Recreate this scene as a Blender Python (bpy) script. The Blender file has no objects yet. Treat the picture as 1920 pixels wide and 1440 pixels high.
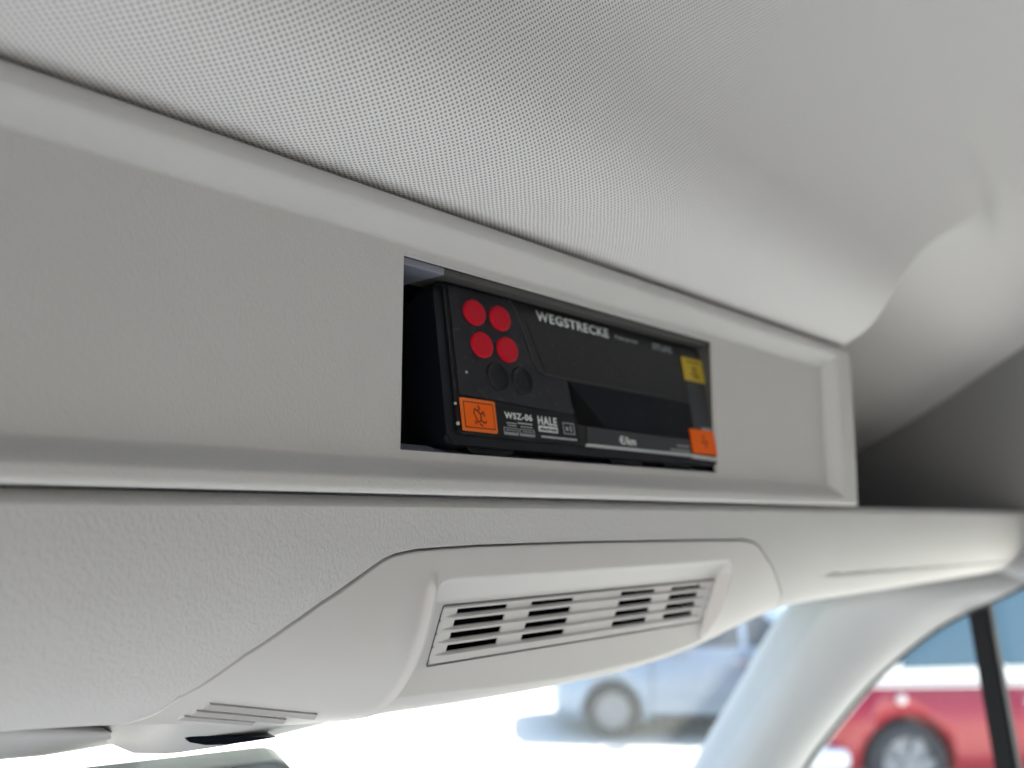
import bpy, bmesh, math, random
import numpy as np
from mathutils import Vector, Matrix
random.seed(4)
C = bpy.context.scene.collection
R = math.radians
H = 2.35                       # camera height over the car park; cab coordinates have z = 0 at the camera

# ------------------------------------------------------------------ camera
FP = 1700.0                    # focal length in photograph pixels (1920 wide)
PH = math.atan(252/FP); AZ = math.atan(1540/FP*math.cos(PH))
cd = bpy.data.cameras.new('camera'); cam = bpy.data.objects.new('camera', cd); C.objects.link(cam)
cd.sensor_width = 36; cd.lens = 36*FP/1920
cam.location = (0, 0, H)
cam.rotation_euler = (math.pi/2+PH, 0, AZ-math.pi/2)
cd.clip_start = 0.01; cd.clip_end = 3000
cd.dof.use_dof = True; cd.dof.focus_distance = 0.325; cd.dof.aperture_fstop = 7.0
bpy.context.scene.camera = cam

# ------------------------------------------------------------------ sky, sun, exposure
SUN = Vector((0.93, -0.37, 1.15)).normalized()
w_ = bpy.data.worlds.new('World'); bpy.context.scene.world = w_; w_.use_nodes = True
nt = w_.node_tree; nt.nodes.clear()
sky = nt.nodes.new('ShaderNodeTexSky'); sky.sky_type = 'NISHITA'; sky.sun_disc = False
sky.sun_elevation = math.asin(SUN.z); sky.sun_rotation = math.atan2(SUN.x, SUN.y)
sky.air_density = 1.0; sky.dust_density = 1.5; sky.ozone_density = 1.0
bg = nt.nodes.new('ShaderNodeBackground'); bg.inputs['Strength'].default_value = 0.13
wo = nt.nodes.new('ShaderNodeOutputWorld')
nt.links.new(sky.outputs[0], bg.inputs[0]); nt.links.new(bg.outputs[0], wo.inputs[0])
sl = bpy.data.lights.new('sun', 'SUN'); sl.energy = 4.6; sl.angle = R(0.5); sl.color = (1, .95, .87)
so = bpy.data.objects.new('sun', sl); C.objects.link(so)
so.rotation_euler = (-SUN).to_track_quat('-Z', 'Y').to_euler(); so.location = (3, -2, 9)
vs = bpy.context.scene.view_settings
vs.view_transform = 'Standard'; vs.look = 'None'; vs.exposure = 2.25; vs.gamma = 1
cy = bpy.context.scene.cycles
cy.use_denoising = True; cy.max_bounces = 8; cy.diffuse_bounces = 5; cy.transparent_max_bounces = 12
cy.caustics_reflective = False; cy.caustics_refractive = False; cy.sample_clamp_indirect = 8

# ------------------------------------------------------------------ helpers
def ray(px, py):
    r = (px-960)/FP; u = (720-py)/FP
    fh = math.cos(PH)-math.sin(PH)*u; z = math.sin(PH)+math.cos(PH)*u
    return (fh*math.cos(AZ)+r*math.sin(AZ), fh*math.sin(AZ)-r*math.cos(AZ), z)
def at(px, py, X=None, Y=None, Z=None):
    d = ray(px, py)
    t = X/d[0] if X is not None else Y/d[1] if Y is not None else Z/d[2]
    return (d[0]*t, d[1]*t, d[2]*t)
def ss(a, b, x):
    t = max(0.0, min(1.0, (x-a)/(b-a))); return t*t*(3-2*t)

def material(name, col, rough=.5, metal=0, spec=.5, coat=0, emit=None):
    m = bpy.data.materials.new(name); m.use_nodes = True
    b = m.node_tree.nodes['Principled BSDF']
    b.inputs['Base Color'].default_value = (*col, 1); b.inputs['Roughness'].default_value = rough
    b.inputs['Metallic'].default_value = metal; b.inputs['Specular IOR Level'].default_value = spec
    b.inputs['Coat Weight'].default_value = coat
    return m
def N(m, t, **k):
    n = m.node_tree.nodes.new(t)
    for a, v in k.items(): setattr(n, a, v)
    return n
def L(m, a, b): m.node_tree.links.new(a, b)
def math_node(m, op, a, b=None):
    n = N(m, 'ShaderNodeMath', operation=op)
    for i, v in enumerate((a, b)):
        if v is None: continue
        if isinstance(v, (int, float)): n.inputs[i].default_value = v
        else: L(m, v, n.inputs[i])
    return n.outputs[0]

def leather(name, col, rough, scale, dist, stretch=(1, 1, .55), mottle=.04):
    """moulded plastic with a fine leather grain"""
    m = material(name, col, rough, spec=.35)
    b = m.node_tree.nodes['Principled BSDF']
    tc = N(m, 'ShaderNodeTexCoord'); mp = N(m, 'ShaderNodeMapping')
    mp.inputs['Scale'].default_value = stretch; mp.inputs['Rotation'].default_value = (0, R(28), 0)
    L(m, tc.outputs['Object'], mp.inputs[0])
    n1 = N(m, 'ShaderNodeTexNoise'); n1.inputs['Scale'].default_value = scale; n1.inputs['Detail'].default_value = 3
    n1.inputs['Distortion'].default_value = .7
    L(m, mp.outputs[0], n1.inputs['Vector'])
    v1 = N(m, 'ShaderNodeTexVoronoi', feature='SMOOTH_F1'); v1.inputs['Scale'].default_value = scale*.9
    L(m, mp.outputs[0], v1.inputs['Vector'])
    s = math_node(m, 'ADD', n1.outputs[0], math_node(m, 'MULTIPLY', v1.outputs[0], .6))
    bp = N(m, 'ShaderNodeBump'); bp.inputs['Strength'].default_value = 1; bp.inputs['Distance'].default_value = dist
    L(m, s, bp.inputs['Height']); L(m, bp.outputs[0], b.inputs['Normal'])
    n2 = N(m, 'ShaderNodeTexNoise'); n2.inputs['Scale'].default_value = 14; n2.inputs['Detail'].default_value = 5
    L(m, tc.outputs['Object'], n2.inputs['Vector'])
    mr = N(m, 'ShaderNodeMapRange'); mr.inputs[3].default_value = 1-mottle; mr.inputs[4].default_value = 1+mottle
    L(m, n2.outputs[0], mr.inputs[0])
    vm = N(m, 'ShaderNodeVectorMath', operation='SCALE'); vm.inputs[0].default_value = col
    L(m, mr.outputs[0], vm.inputs['Scale']); L(m, vm.outputs[0], b.inputs['Base Color'])
    return m

M = {}
M['panel'] = leather('panel_plastic', (.655, .65, .638), .62, 1300, .0002)
M['console'] = leather('console_plastic', (.625, .622, .618), .58, 1000, .00033, (1, 1, .62))
M['plate'] = leather('cover_plastic', (.62, .61, .60), .5, 2200, .00003)
M['trim'] = leather('pillar_plastic', (.36, .375, .40), .5, 700, .00006)
M['grille'] = leather('grille_plastic', (.62, .61, .60), .5, 2200, .00002)
M['bar'] = material('grey_rib_plastic', (.42, .41, .41), .6)
M['black'] = material('black_plastic', (.006, .0065, .009), .5, spec=.3)
M['void'] = material('hollow_shade', (.004, .004, .006), .9, spec=.05)  # near black paints the shade inside hollows
M['bezel'] = leather('bezel_plastic', (.006, .007, .012), .5, 2500, .00003)
M['keypad'] = leather('keypad_film', (.019, .020, .026), .55, 3000, .00002)
M['screen'] = material('display_window', (.012, .012, .014), .35, spec=.35)
M['screen_low'] = material('display_window_deep', (.002, .0032, .007), .35, spec=.14)
M['shade'] = material('display_painted_shadow', (.001, .001, .002), .6, spec=.1)
M['strip'] = material('grey_film', (.032, .034, .040), .5)
M['red'] = material('red_rubber', (.62, .003, .02), .5, spec=.25)
M['yellow'] = material('yellow_film', (.60, .43, .03), .5)
M['ink'] = material('dark_ink', (.16, .10, .01), .7)
M['orange'] = material('orange_film', (.98, .15, .004), .45, spec=.2)
M['orange_rim'] = material('orange_film_rim', (.92, .19, .03), .5, spec=.2)
M['rust_ink'] = material('brown_ink', (.20, .022, .003), .7)
M['white'] = material('white_print', (.80, .84, .83), .6)
M['dimwhite'] = material('grey_print', (.36, .38, .40), .6)
M['fogwhite'] = material('pale_print', (.52, .55, .56), .6)
M['edge_glint'] = material('acrylic_glint', (.62, .61, .58), .35)
M['line'] = material('moulding_line', (.045, .045, .05), .5)
M['hook'] = material('liner_plastic', (.26, .27, .33), .5)
M['painted_gap'] = material('grey_gap_shade', (.10, .10, .10), .7)
M['seal'] = material('rubber_seal', (.02, .024, .02), .7)
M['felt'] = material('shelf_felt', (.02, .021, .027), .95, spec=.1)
M['mirror'] = material('mirror_glass', (.30, .36, .42), .05, metal=1)
M['mirror_case'] = material('mirror_case', (.30, .35, .38), .35)
M['darkpart'] = material('dark_sensor', (.006, .008, .015), .2)
M['cream'] = material('pale_plastic', (.55, .56, .56), .5)

for key, k in (('screen', .022), ('screen_low', .012), ('keypad', .03)):
    m = M[key]; b = m.node_tree.nodes['Principled BSDF']; tc = N(m, 'ShaderNodeTexCoord')
    nz = N(m, 'ShaderNodeTexNoise'); nz.inputs['Scale'].default_value = 420; nz.inputs['Detail'].default_value = 6; L(m, tc.outputs['Object'], nz.inputs[0])
    rp = N(m, 'ShaderNodeMapRange'); rp.inputs[1].default_value = .60; rp.inputs[2].default_value = .78; L(m, nz.outputs[0], rp.inputs[0])
    mx = N(m, 'ShaderNodeMixRGB'); mx.inputs[2].default_value = (k*2, k*2, k*2.1, 1)
    src = b.inputs['Base Color']
    if src.is_linked: L(m, src.links[0].from_socket, mx.inputs[1])
    else: mx.inputs[1].default_value = src.default_value
    L(m, rp.outputs[0], mx.inputs[0]); L(m, mx.outputs[0], src)
    n3 = N(m, 'ShaderNodeTexNoise'); n3.inputs['Scale'].default_value = 60; n3.inputs['Detail'].default_value = 4; L(m, tc.outputs['Object'], n3.inputs[0])
    r3 = N(m, 'ShaderNodeMapRange'); r3.inputs[3].default_value = b.inputs['Roughness'].default_value*.7; r3.inputs[4].default_value = b.inputs['Roughness'].default_value*1.4
    L(m, n3.outputs[0], r3.inputs[0]); L(m, r3.outputs[0], b.inputs['Roughness'])

# knitted headliner: small holes in staggered rows, along the sheet's own u, v in metres
m = M['fabric'] = material('knit_fabric', (.5, .5, .5), .95, spec=.1)
b = m.node_tree.nodes['Principled BSDF']
uv = N(m, 'ShaderNodeUVMap'); uv.uv_map = 'UVMap'
tcd = N(m, 'ShaderNodeTexCoord')
wn = N(m, 'ShaderNodeTexNoise'); wn.inputs['Scale'].default_value = 90; wn.inputs['Detail'].default_value = 2
L(m, uv.outputs[0], wn.inputs['Vector'])
off = N(m, 'ShaderNodeVectorMath', operation='SCALE'); off.inputs['Scale'].default_value = .0011
L(m, wn.outputs['Color'], off.inputs[0])
add = N(m, 'ShaderNodeVectorMath', operation='ADD'); L(m, uv.outputs[0], add.inputs[0]); L(m, off.outputs[0], add.inputs[1])
sep = N(m, 'ShaderNodeSeparateXYZ'); L(m, add.outputs[0], sep.inputs[0])
KU, KV = .0025, .0022
# two sets of rows half a pitch apart
cu = math_node(m, 'COSINE', math_node(m, 'MULTIPLY', sep.outputs[0], 2*math.pi/KU))
cv = math_node(m, 'COSINE', math_node(m, 'MULTIPLY', sep.outputs[1], 2*math.pi/KV))
f = math_node(m, 'MULTIPLY', cu, cv)
mr = N(m, 'ShaderNodeMapRange', interpolation_type='SMOOTHSTEP'); L(m, f, mr.inputs[0])
mr.inputs[1].default_value = .0; mr.inputs[2].default_value = .9; mr.inputs[3].default_value = 0; mr.inputs[4].default_value = 1
fz = N(m, 'ShaderNodeTexNoise'); fz.inputs['Scale'].default_value = 2600; fz.inputs['Detail'].default_value = 3
L(m, uv.outputs[0], fz.inputs['Vector'])
cr = N(m, 'ShaderNodeMixRGB'); cr.inputs[1].default_value = (.91, .895, .885, 1); cr.inputs[2].default_value = (.37, .37, .38, 1)
L(m, mr.outputs[0], cr.inputs[0])
fm = N(m, 'ShaderNodeMapRange'); fm.inputs[3].default_value = .86; fm.inputs[4].default_value = 1.14; L(m, fz.outputs[0], fm.inputs[0])
vm = N(m, 'ShaderNodeVectorMath', operation='SCALE'); L(m, cr.outputs[0], vm.inputs[0]); L(m, fm.outputs[0], vm.inputs['Scale'])
L(m, vm.outputs[0], b.inputs['Base Color'])
bp = N(m, 'ShaderNodeBump'); bp.inputs['Distance'].default_value = .0003; bp.inputs['Strength'].default_value = 1
hh = math_node(m, 'SUBTRACT', math_node(m, 'MULTIPLY', fz.outputs[0], .35), mr.outputs[0])
L(m, hh, bp.inputs['Height']); L(m, bp.outputs[0], b.inputs['Normal'])

def glass(name, tint, gl=.10):
    m = bpy.data.materials.new(name); m.use_nodes = True; m.node_tree.nodes.clear()
    o = N(m, 'ShaderNodeOutputMaterial'); t = N(m, 'ShaderNodeBsdfTransparent'); t.inputs[0].default_value = (*tint, 1)
    g = N(m, 'ShaderNodeBsdfGlossy'); g.inputs['Roughness'].default_value = .02
    lw = N(m, 'ShaderNodeLayerWeight'); lw.inputs[0].default_value = .5
    class F: pass
    fr = F(); fr.outputs = [math_node(m, 'ADD', math_node(m, 'MULTIPLY', math_node(m, 'POWER', lw.outputs['Facing'], 5.0), .22), .008)]
    mx = N(m, 'ShaderNodeMixShader')
    L(m, fr.outputs[0], mx.inputs[0]); L(m, t.outputs[0], mx.inputs[1]); L(m, g.outputs[0], mx.inputs[2]); L(m, mx.outputs[0], o.inputs[0])
    return m
M['glass'] = glass('window_glass', (.94, .97, .97))

def tag(o, label=None, cat=None, group=None, kind=None):
    for k, v in (('label', label), ('category', cat), ('group', group), ('kind', kind)):
        if v: o[k] = v
    return o
def empty(name, loc, rot=(0, 0, 0)):
    o = bpy.data.objects.new(name, None); C.objects.link(o); o.location = loc; o.rotation_euler = rot
    o.empty_display_size = .05
    return o
ORG = {}
def cab(name, verts, faces, mat, parent=None, smooth=True, uvs=None):
    """a mesh given in cab coordinates (camera height = 0)"""
    base = Vector((0, 0, 0)); p = parent
    if parent is not None:
        while p.parent: p = p.parent
        base = p.location
    vv = [(v[0]-base.x, v[1]-base.y, v[2]+H-base.z) for v in verts]
    return raw(name, vv, faces, mat, parent, smooth, uvs)
def raw(name, verts, faces, mat, parent=None, smooth=True, uvs=None):
    me = bpy.data.meshes.new(name); me.from_pydata([tuple(v) for v in verts], [], faces)
    me.materials.append(M[mat] if isinstance(mat, str) else mat)
    if uvs is not None:
        ul = me.uv_layers.new(name='UVMap')
        li = np.empty(len(me.loops), dtype=np.int32); me.loops.foreach_get('vertex_index', li)
        ul.data.foreach_set('uv', np.asarray(uvs, dtype=np.float32)[li].ravel())
    me.polygons.foreach_set('use_smooth', [smooth]*len(me.polygons))
    me.update()
    o = bpy.data.objects.new(name, me); C.objects.link(o)
    if parent: o.parent = parent
    return o
def from_bm(name, bm, mat, parent=None, smooth=False):
    bmesh.ops.recalc_face_normals(bm, faces=bm.faces[:])
    me = bpy.data.meshes.new(name); bm.to_mesh(me); bm.free()
    me.materials.append(M[mat] if isinstance(mat, str) else mat)
    me.polygons.foreach_set('use_smooth', [smooth]*len(me.polygons))
    o = bpy.data.objects.new(name, me); C.objects.link(o)
    if parent: o.parent = parent
    return o
def gridmesh(rows, skip=None):
    n = len(rows[0]); v = [p for r in rows for p in r]; f = []
    for i in range(len(rows)-1):
        for j in range(n-1):
            if skip and skip(i, j): continue
            f.append((i*n+j, i*n+j+1, (i+1)*n+j+1, (i+1)*n+j))
    return v, f
def bm_box(bm, x0, x1, y0, y1, z0, z1, bev=0, seg=2):
    r = bmesh.ops.create_cube(bm, size=1)
    for v in r['verts']:
        v.co = Vector(((x0+x1)/2+v.co.x*(x1-x0), (y0+y1)/2+v.co.y*(y1-y0), (z0+z1)/2+v.co.z*(z1-z0)))
    if bev:
        es = list({e for v in r['verts'] for e in v.link_edges})
        bmesh.ops.bevel(bm, geom=es, offset=bev, segments=seg, profile=.5, affect='EDGES')
def box(name, x0, x1, y0, y1, z0, z1, mat, parent=None, bev=0, seg=2):
    bm = bmesh.new(); bm_box(bm, x0, x1, y0, y1, z0, z1, bev, seg)
    return from_bm(name, bm, mat, parent, smooth=False)
def rounded(pts, r, n=5):
    out = []; k = len(pts)
    for i in range(k):
        p0, p1, p2 = Vector(pts[i-1]), Vector(pts[i]), Vector(pts[(i+1) % k])
        a = (p0-p1); b2 = (p2-p1); rr = min(r, a.length*.45, b2.length*.45)
        A = p1+a.normalized()*rr; B = p1+b2.normalized()*rr
        for q in range(n+1):
            t = q/n; out.append(((1-t)**2*A+2*t*(1-t)*p1+t*t*B)[:])
    return out
def bm_prism(bm, poly, y0, y1, bev=0):
    """polygon in local x, z standing from y0 (front) to y1 (back)"""
    f = [bm.verts.new((x, y0, z)) for x, z in poly]; k = [bm.verts.new((x, y1, z)) for x, z in poly]
    ff = bm.faces.new(f); bm.faces.new(k[::-1]); n = len(f)
    for i in range(n): bm.faces.new((f[i], k[i], k[(i+1) % n], f[(i+1) % n]))
    if bev: bmesh.ops.bevel(bm, geom=list(ff.edges), offset=bev, segments=2, profile=.5, affect='EDGES')
def prism(name, poly, y0, y1, mat, parent=None, bev=0, rnd=0):
    if rnd: poly = rounded(poly, rnd)
    bm = bmesh.new(); bm_prism(bm, poly, y0, y1, bev)
    return from_bm(name, bm, mat, parent)
def tube(name, pts, r, mat, parent=None, n=8, flat=1.0):
    vs_, fs = [], []
    for i, p in enumerate(pts):
        a = Vector(pts[max(0, i-1)]); b2 = Vector(pts[min(len(pts)-1, i+1)]); d = (b2-a).normalized()
        s = d.cross(Vector((0, 0, 1))).normalized(); u = s.cross(d)
        for k in range(n):
            an = 2*math.pi*k/n; vs_.append(Vector(p)+s*math.cos(an)*r*flat+u*math.sin(an)*r)
    for i in range(len(pts)-1):
        for k in range(n): fs.append((i*n+k, i*n+(k+1) % n, (i+1)*n+(k+1) % n, (i+1)*n+k))
    fs.append(tuple(range(n))[::-1]); fs.append(tuple((len(pts)-1)*n+k for k in range(n)))
    return cab(name, vs_, fs, mat, parent)

# ------------------------------------------------------------------ headliner
main = [(.2535, .1170), (.2520, .1192), (.2450, .1203), (.2350, .1222), (.2250, .1258), (.2155, .1312), (.2075, .1388), (.2015, .149), (.1972, .163), (.1930, .182), (.1860, .204), (.172, .234), (.148, .270), (.105, .312), (.03, .352), (-.08, .384), (-.4, .40), (-1.3, .40)]
cove = [(.500, .000), (.498, .020), (.490, .042), (.470, .063), (.440, .082), (.408, .097), (.372, .115), (.335, .136), (.300, .157), (.266, .178), (.232, .199), (.195, .225), (.152, .262), (.103, .308), (.03, .352), (-.08, .384), (-.4, .40), (-1.3, .40)]
def spl(P, t):
    n = len(P)-1; t = max(0, min(1, t)); i = min(int(t*n), n-1); f = t*n-i
    p = [P[max(0, min(n, i+k))] for k in (-1, 0, 1, 2)]
    return [0.5*(2*p[1][j]+(p[2][j]-p[0][j])*f+(2*p[0][j]-5*p[1][j]+4*p[2][j]-p[3][j])*f*f+(3*p[1][j]-p[0][j]-3*p[2][j]+p[3][j])*f**3) for j in (0, 1)]
def Xb(y, z):      # where the lining over the panel ends and folds away to the open shelf
    q = z/max(y, .02)
    return y*sum(float(np.interp(q+e, [.40, .485, .516, .566, .696, .791, .933, 1.048, 1.145, 1.32], [2.52, 2.560, 2.66, 2.80, 3.004, 3.123, 3.343, 3.58, 3.80, 4.23])) for e in (-.04, -.02, 0, .02, .04))/5
rows, uvr = [], []
NT = 300; xs_rel = [-1, -.8, -.6, -.45, -.3, -.2, -.13, -.08, -.05, -.035, -.022, -.014, -.008, -.003, 0]
xs_r = [0, .1, .2, .3, .4, .5, .6, .7, .8, .9, 1.0]
arc = 0; prev = None
for i in range(NT+1):
    t = i/NT; a = spl(main, t); c = spl(cove, t)
    if prev: arc += math.hypot(a[0]-prev[0], a[1]-prev[1])
    prev = a
    xb = Xb(a[0], a[1]) if a[1] < .25 else xb_top+(a[1]-.25)*2.2
    if a[1] < .25: xb_top = xb
    wd = .004+.34*ss(.165, .30, a[1])
    cols = [xb-.012-(1+q)*0 + q*.9 for q in xs_rel] + [xb-.012+wd*q for q in xs_r[1:]] + [xb-.012+wd+(1.165-xb+.012-wd)*q/14 for q in range(1, 15)]
    row, ur = [], []
    for X in cols:
        k = ss(xb-.012, xb-.012+wd, X)
        y = a[0]+(c[0]-a[0])*k; z = a[1]+(c[1]-a[1])*k
        y += .10*(1-ss(.68, 1.10, X))*ss(.26, .12, c[1])*k       # the shelf runs deeper behind the panel
        row.append((X, y, z)); ur.append((X+.35*(y-a[0]), arc))
    rows.append(row); uvr += ur
v, f = gridmesh(rows)
hl = cab('headliner', v, f, 'fabric', uvs=uvr)
tag(hl, 'light grey knitted fabric lining of the van roof folding down to the panel', kind='structure')
# the outer shell of the roof and header above the windscreen, behind the lining
v = [(-1.0, -1.3, .42), (1.2, -1.3, .42), (1.2, .67, .42), (-1.0, .67, .42), (1.2, .67, -.066), (-1.0, .67, -.066), (1.2, .42, -.064), (-1.0, .42, -.064)]
tag(cab('roof_shell', v, [(0, 1, 2, 3), (3, 2, 4, 5), (5, 4, 6, 7)], 'trim', smooth=False), kind='structure')

# ------------------------------------------------------------------ fascia panel with the pocket
fp = tag(empty('fascia_panel', (.335, .255, H+.01)), 'long light grey plastic panel with raised rim and an opening for the black meter', 'panel')
PX0, PX1, PZ0, PZ1 = .02, .6255, .0087, .1180
HX0, HX1, HZ0, HZ1 = .2182, .4490, .0247, .0988
def lines(brks):
    out = []
    for (a, b2, n) in brks: out += [a+(b2-a)*i/n for i in range(n)]
    return out+[brks[-1][1]]
gx = lines([(PX0, .05, 8), (.05, HX0, 40), (HX0, HX1, 60), (HX1, .585, 34), (.585, PX1-.0005, 40), (PX1-.0005, PX1, 1)])
gz = lines([(PZ0, PZ0+.0005, 1), (PZ0+.0005, HZ0, 26), (HZ0, HZ1, 24), (HZ1, PZ1-.0008, 30), (PZ1-.0008, PZ1, 1)])
def panel_y(X, z):
    dt, db, dr, dl = PZ1-z, z-PZ0, PX1-X, X-PX0
    t = min((dt-.0078)/.0086, (db-.0050)/.0080, (dr-.0225)/.0115, (dl-.006)/.01)
    w = 1-ss(0, 1, t)*.6-.4*max(0, min(1, t))
    e = min(dt, db, dr, dl)
    edge = .0012*max(0, 1-e/.0022)**2          # rounded outer edge
    edge += .0035*max(0, 1-dt/.0065)**2
    return .2500-.0085*w+edge+.0022*ss(.56, .63, X)*0
def bend(X, z):      # the right end of the panel bows slightly
    return X+(.0016*math.sin(math.pi*(z-PZ0)/(PZ1-PZ0)))*ss(.55, .62, X)
rows = [[(bend(X, z), panel_y(X, z), z) for X in gx] for z in gz]
def hole(i, j):
    X = (gx[j]+gx[j+1])/2; z = (gz[i]+gz[i+1])/2
    return HX0 < X < HX1 and HZ0 < z < HZ1
v, f = gridmesh(rows, hole)
# returns of the outer edge
n = len(gx)
def strip(idx, back):
    global v, f
    s = len(v); v += [(v[i][0]+back[0], back[1], v[i][2]+back[2]) for i in idx]
    for k in range(len(idx)-1): f.append((idx[k], s+k, s+k+1, idx[k+1]))
strip([j for j in range(n)], (0, .262, 0.0)); strip([(len(gz)-1)*n+j for j in range(n)], (0, .262, .0))
strip([i*n+n-1 for i in range(len(gz))], (0, .50, 0))
cab('panel_face', v, f, 'panel', fp)
# pocket: inner edge of the opening, roof, floor and side walls
def quadstrip(name, loops, mat, parent, closed=True, smooth=False):
    v = [p for l in loops for p in l]; n = len(loops[0]); f = []
    for i in range(len(loops)-1):
        for j in range(n if closed else n-1):
            f.append((i*n+j, i*n+(j+1) % n, (i+1)*n+(j+1) % n, (i+1)*n+j))
    return cab(name, v, f, mat, parent, smooth)
def ring(x0, x1, z0, z1, y, dy=0): return [(x0, y, z0), (x1, y, z0), (x1, y-dy, z1), (x0, y-dy, z1)]
yh = panel_y(.3, (HZ0+HZ1)/2)
quadstrip('opening_edge', [ring(HX0, HX1, HZ0, HZ1, yh), ring(HX0+.0003, HX1-.0001, HZ0+.0001, HZ1-.0002, yh+.0022), ring(HX0+.0003, HX1-.0001, HZ0+.0002, HZ1-.0004, yh+.0024)], 'panel', fp)
tag(quadstrip('pocket_liner', [ring(HX0-.0015, HX1+.0015, HZ0-.0030, HZ1+.0005, yh+.0023), ring(HX0-.003, HX1+.002, HZ0+.004, HZ1-.006, yh+.045), ring(HX0-.003, HX1+.002, HZ0+.004, HZ1-.012, yh+.12), ring(HX0+.1, HX1-.1, HZ0+.03, HZ0+.04, yh+.1201)], 'void', fp), 'inside of the opening, its shade painted black')
# left end of the opening roof, daylight on it put into a paler colour
bm = bmesh.new()
bm_box(bm, HX0-.001, HX0+.024, yh+.0028, yh+.040, HZ1-.0035, HZ1-.0004, .0006)
o = from_bm('opening_roof', bm, 'hook', fp); o.location = Vector((0, 0, H))-fp.location
M['liner_shaded'] = material('shaded_liner', (.085, .084, .082), .6)  # darker copy of the liner, the meter's shade put into its colour
for q in ((HX0+.0242, HX1-.0010, yh+.0030, yh+.030, HZ1-.0030, HZ1-.0005), (HX1-.0012, HX1+.0008, yh+.0030, yh+.030, HZ0+.004, HZ1-.0032)):
    bm = bmesh.new(); bm_box(bm, *q, .0004); o = from_bm('opening_lining', bm, 'liner_shaded', fp); o.location = Vector((0, 0, H))-fp.location
bm = bmesh.new(); v8 = [(HX0-.001, yh+.0024, HZ0+.0004), (HX1+.001, yh+.0024, HZ0+.0004), (HX1+.001, yh+.0125, HZ0+.0036), (HX0-.001, yh+.0125, HZ0+.0036)]
cab('opening_floor', v8+[(a, b2, c-.003) for a, b2, c in v8], [(0, 1, 2, 3), (7, 6, 5, 4), (0, 4, 5, 1), (1, 5, 6, 2), (2, 6, 7, 3), (3, 7, 4, 0)], 'hook', fp, smooth=False); bm.free()
pl = [(HX0-.002, .0862), (HX0+.0070, .0862), (HX0+.0120, .0905), (HX0+.0200, .0935), (HX0+.0200, .0965), (HX0-.002, .0965)]
bm = bmesh.new(); bm_prism(bm, pl, yh+.030, yh+.036, .0006)
o = from_bm('opening_rib', bm, 'bar', fp); o.location = Vector((0, 0, H))-fp.location

# ------------------------------------------------------------------ overhead console below it
oc = tag(empty('overhead_console', (.35, .26, H-.07)), 'light grey grained plastic console curving down below the panel, with a slotted grille cover', 'console')
side = [(.2470, .0040), (.2480, -.006), (.2495, -.0145), (.2525, -.0255), (.2570, -.0355), (.2625, -.0440), (.2690, -.0508), (.277, -.0555), (.288, -.0589), (.303, -.0618), (.335, -.0655), (.37, -.068), (.41, -.067)]
bell = [(.2470, .0040), (.2478, -.006), (.2485, -.0145), (.2505, -.0265), (.2535, -.0385), (.2575, -.0490), (.2630, -.0590), (.270, -.0680), (.279, -.0760), (.292, -.0812), (.325, -.0880), (.37, -.092), (.41, -.090)]
WXa, WXb = zip(*[(.06, 0), (.10, 0), (.15, .26), (.22, .8), (.25, .83), (.29, .92), (.35, 1), (.42, .98), (.465, .84), (.49, .70), (.52, .47), (.585, .06), (.62, 0), (2, 0)])
def wB(X): return sum(float(np.interp(X+d, WXa, WXb)) for d in (-.018, -.012, -.006, 0, .006, .012, .018))/7
def S(X, t):
    a = spl(side, t); c = spl(bell, t); k = wB(X)
    return a[0]+(c[0]-a[0])*k, a[1]+(c[1]-a[1])*k
def Snorm(X, t):
    e = .004; a = S(X, min(1, t+e)); c = S(X, max(0, t-e)); dy, dz = a[0]-c[0], a[1]-c[1]; l = math.hypot(dy, dz) or 1
    return (dz/l, -dy/l)       # towards the cab, since dz < 0 gives -Y
EX = [(.1280, 1.0), (.1400, .76), (.1445, .62), (.1466, .525), (.1503, .495), (.1552, .45), (.1632, .385), (.1757, .315), (.1862, .265), (.2019, .202), (.2104, .166), (.2151, .152), (.225, .138), (.2583, .129), (.3266, .128), (.4178, .136), (.4700, .142), (.480, .149), (.487, .162), (.4934, .181), (.5107, .25), (.5269, .329), (.5462, .435), (.562, .60), (.570, 1.0)]
def edge_t(X): return float(np.interp(X, [a for a, _ in EX], [b2 for _, b2 in EX]))
X0, X1 = .1290, .569
def gap(X):
    s = (edge_t(X+.001)-edge_t(X-.001))/.002*.12
    return min(.04, .0056*math.sqrt(1+s*s))
def lip(pt, X, t, sgn):
    """rounded edge that turns inward along a gap"""
    ny, nz = Snorm(X, t); y, z = S(X, min(1, t)); out = []
    for k, (a, d) in enumerate(((.15, .0002), (.6, .0010), (.8, .009))):
        y2, z2 = S(X, max(0, min(1, t+sgn*a*.003))); out.append((X, y2-ny*d, z2-nz*d))
    return out
def slit_off(X, t):          # slot above the sun visor on the right
    if X < .585: return 0
    ts = float(np.interp(X, [.585, .61, .77, 1.09, 1.2], [.335, .345, .375, .43, .44]))
    k = ss(.59, .63, X)
    if t < ts: return 0
    return -.0045*math.exp(-((t-ts)/.012)**2)*k if t < ts+.03 else 0
def console_part(cols, tf):
    NR = 110; rows = []
    for X in cols:
        te = tf(X); col = [(X, .2560, .0079), (X, .2535, .0077), (X, .2490, .0052)]
        for i in range(NR+1):
            t = te*i/NR; y, z = S(X, t); so_ = slit_off(X, t)
            if so_: ny, nz = Snorm(X, t); y += ny*so_; z += nz*so_
            col.append((X, y, z))
        col += lip(None, X, te, 1)
        rows.append(col)
    return rows
colsA = lines([(-.45, .0, 12), (.0, .08, 10), (.08, X0, 24)])
colsB = lines([(X0, .157, 30), (.157, .24, 70), (.24, .46, 110), (.46, .55, 60), (.55, X1, 16)])
colsC = lines([(X1, .66, 30), (.66, 1.19, 64)])
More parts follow.
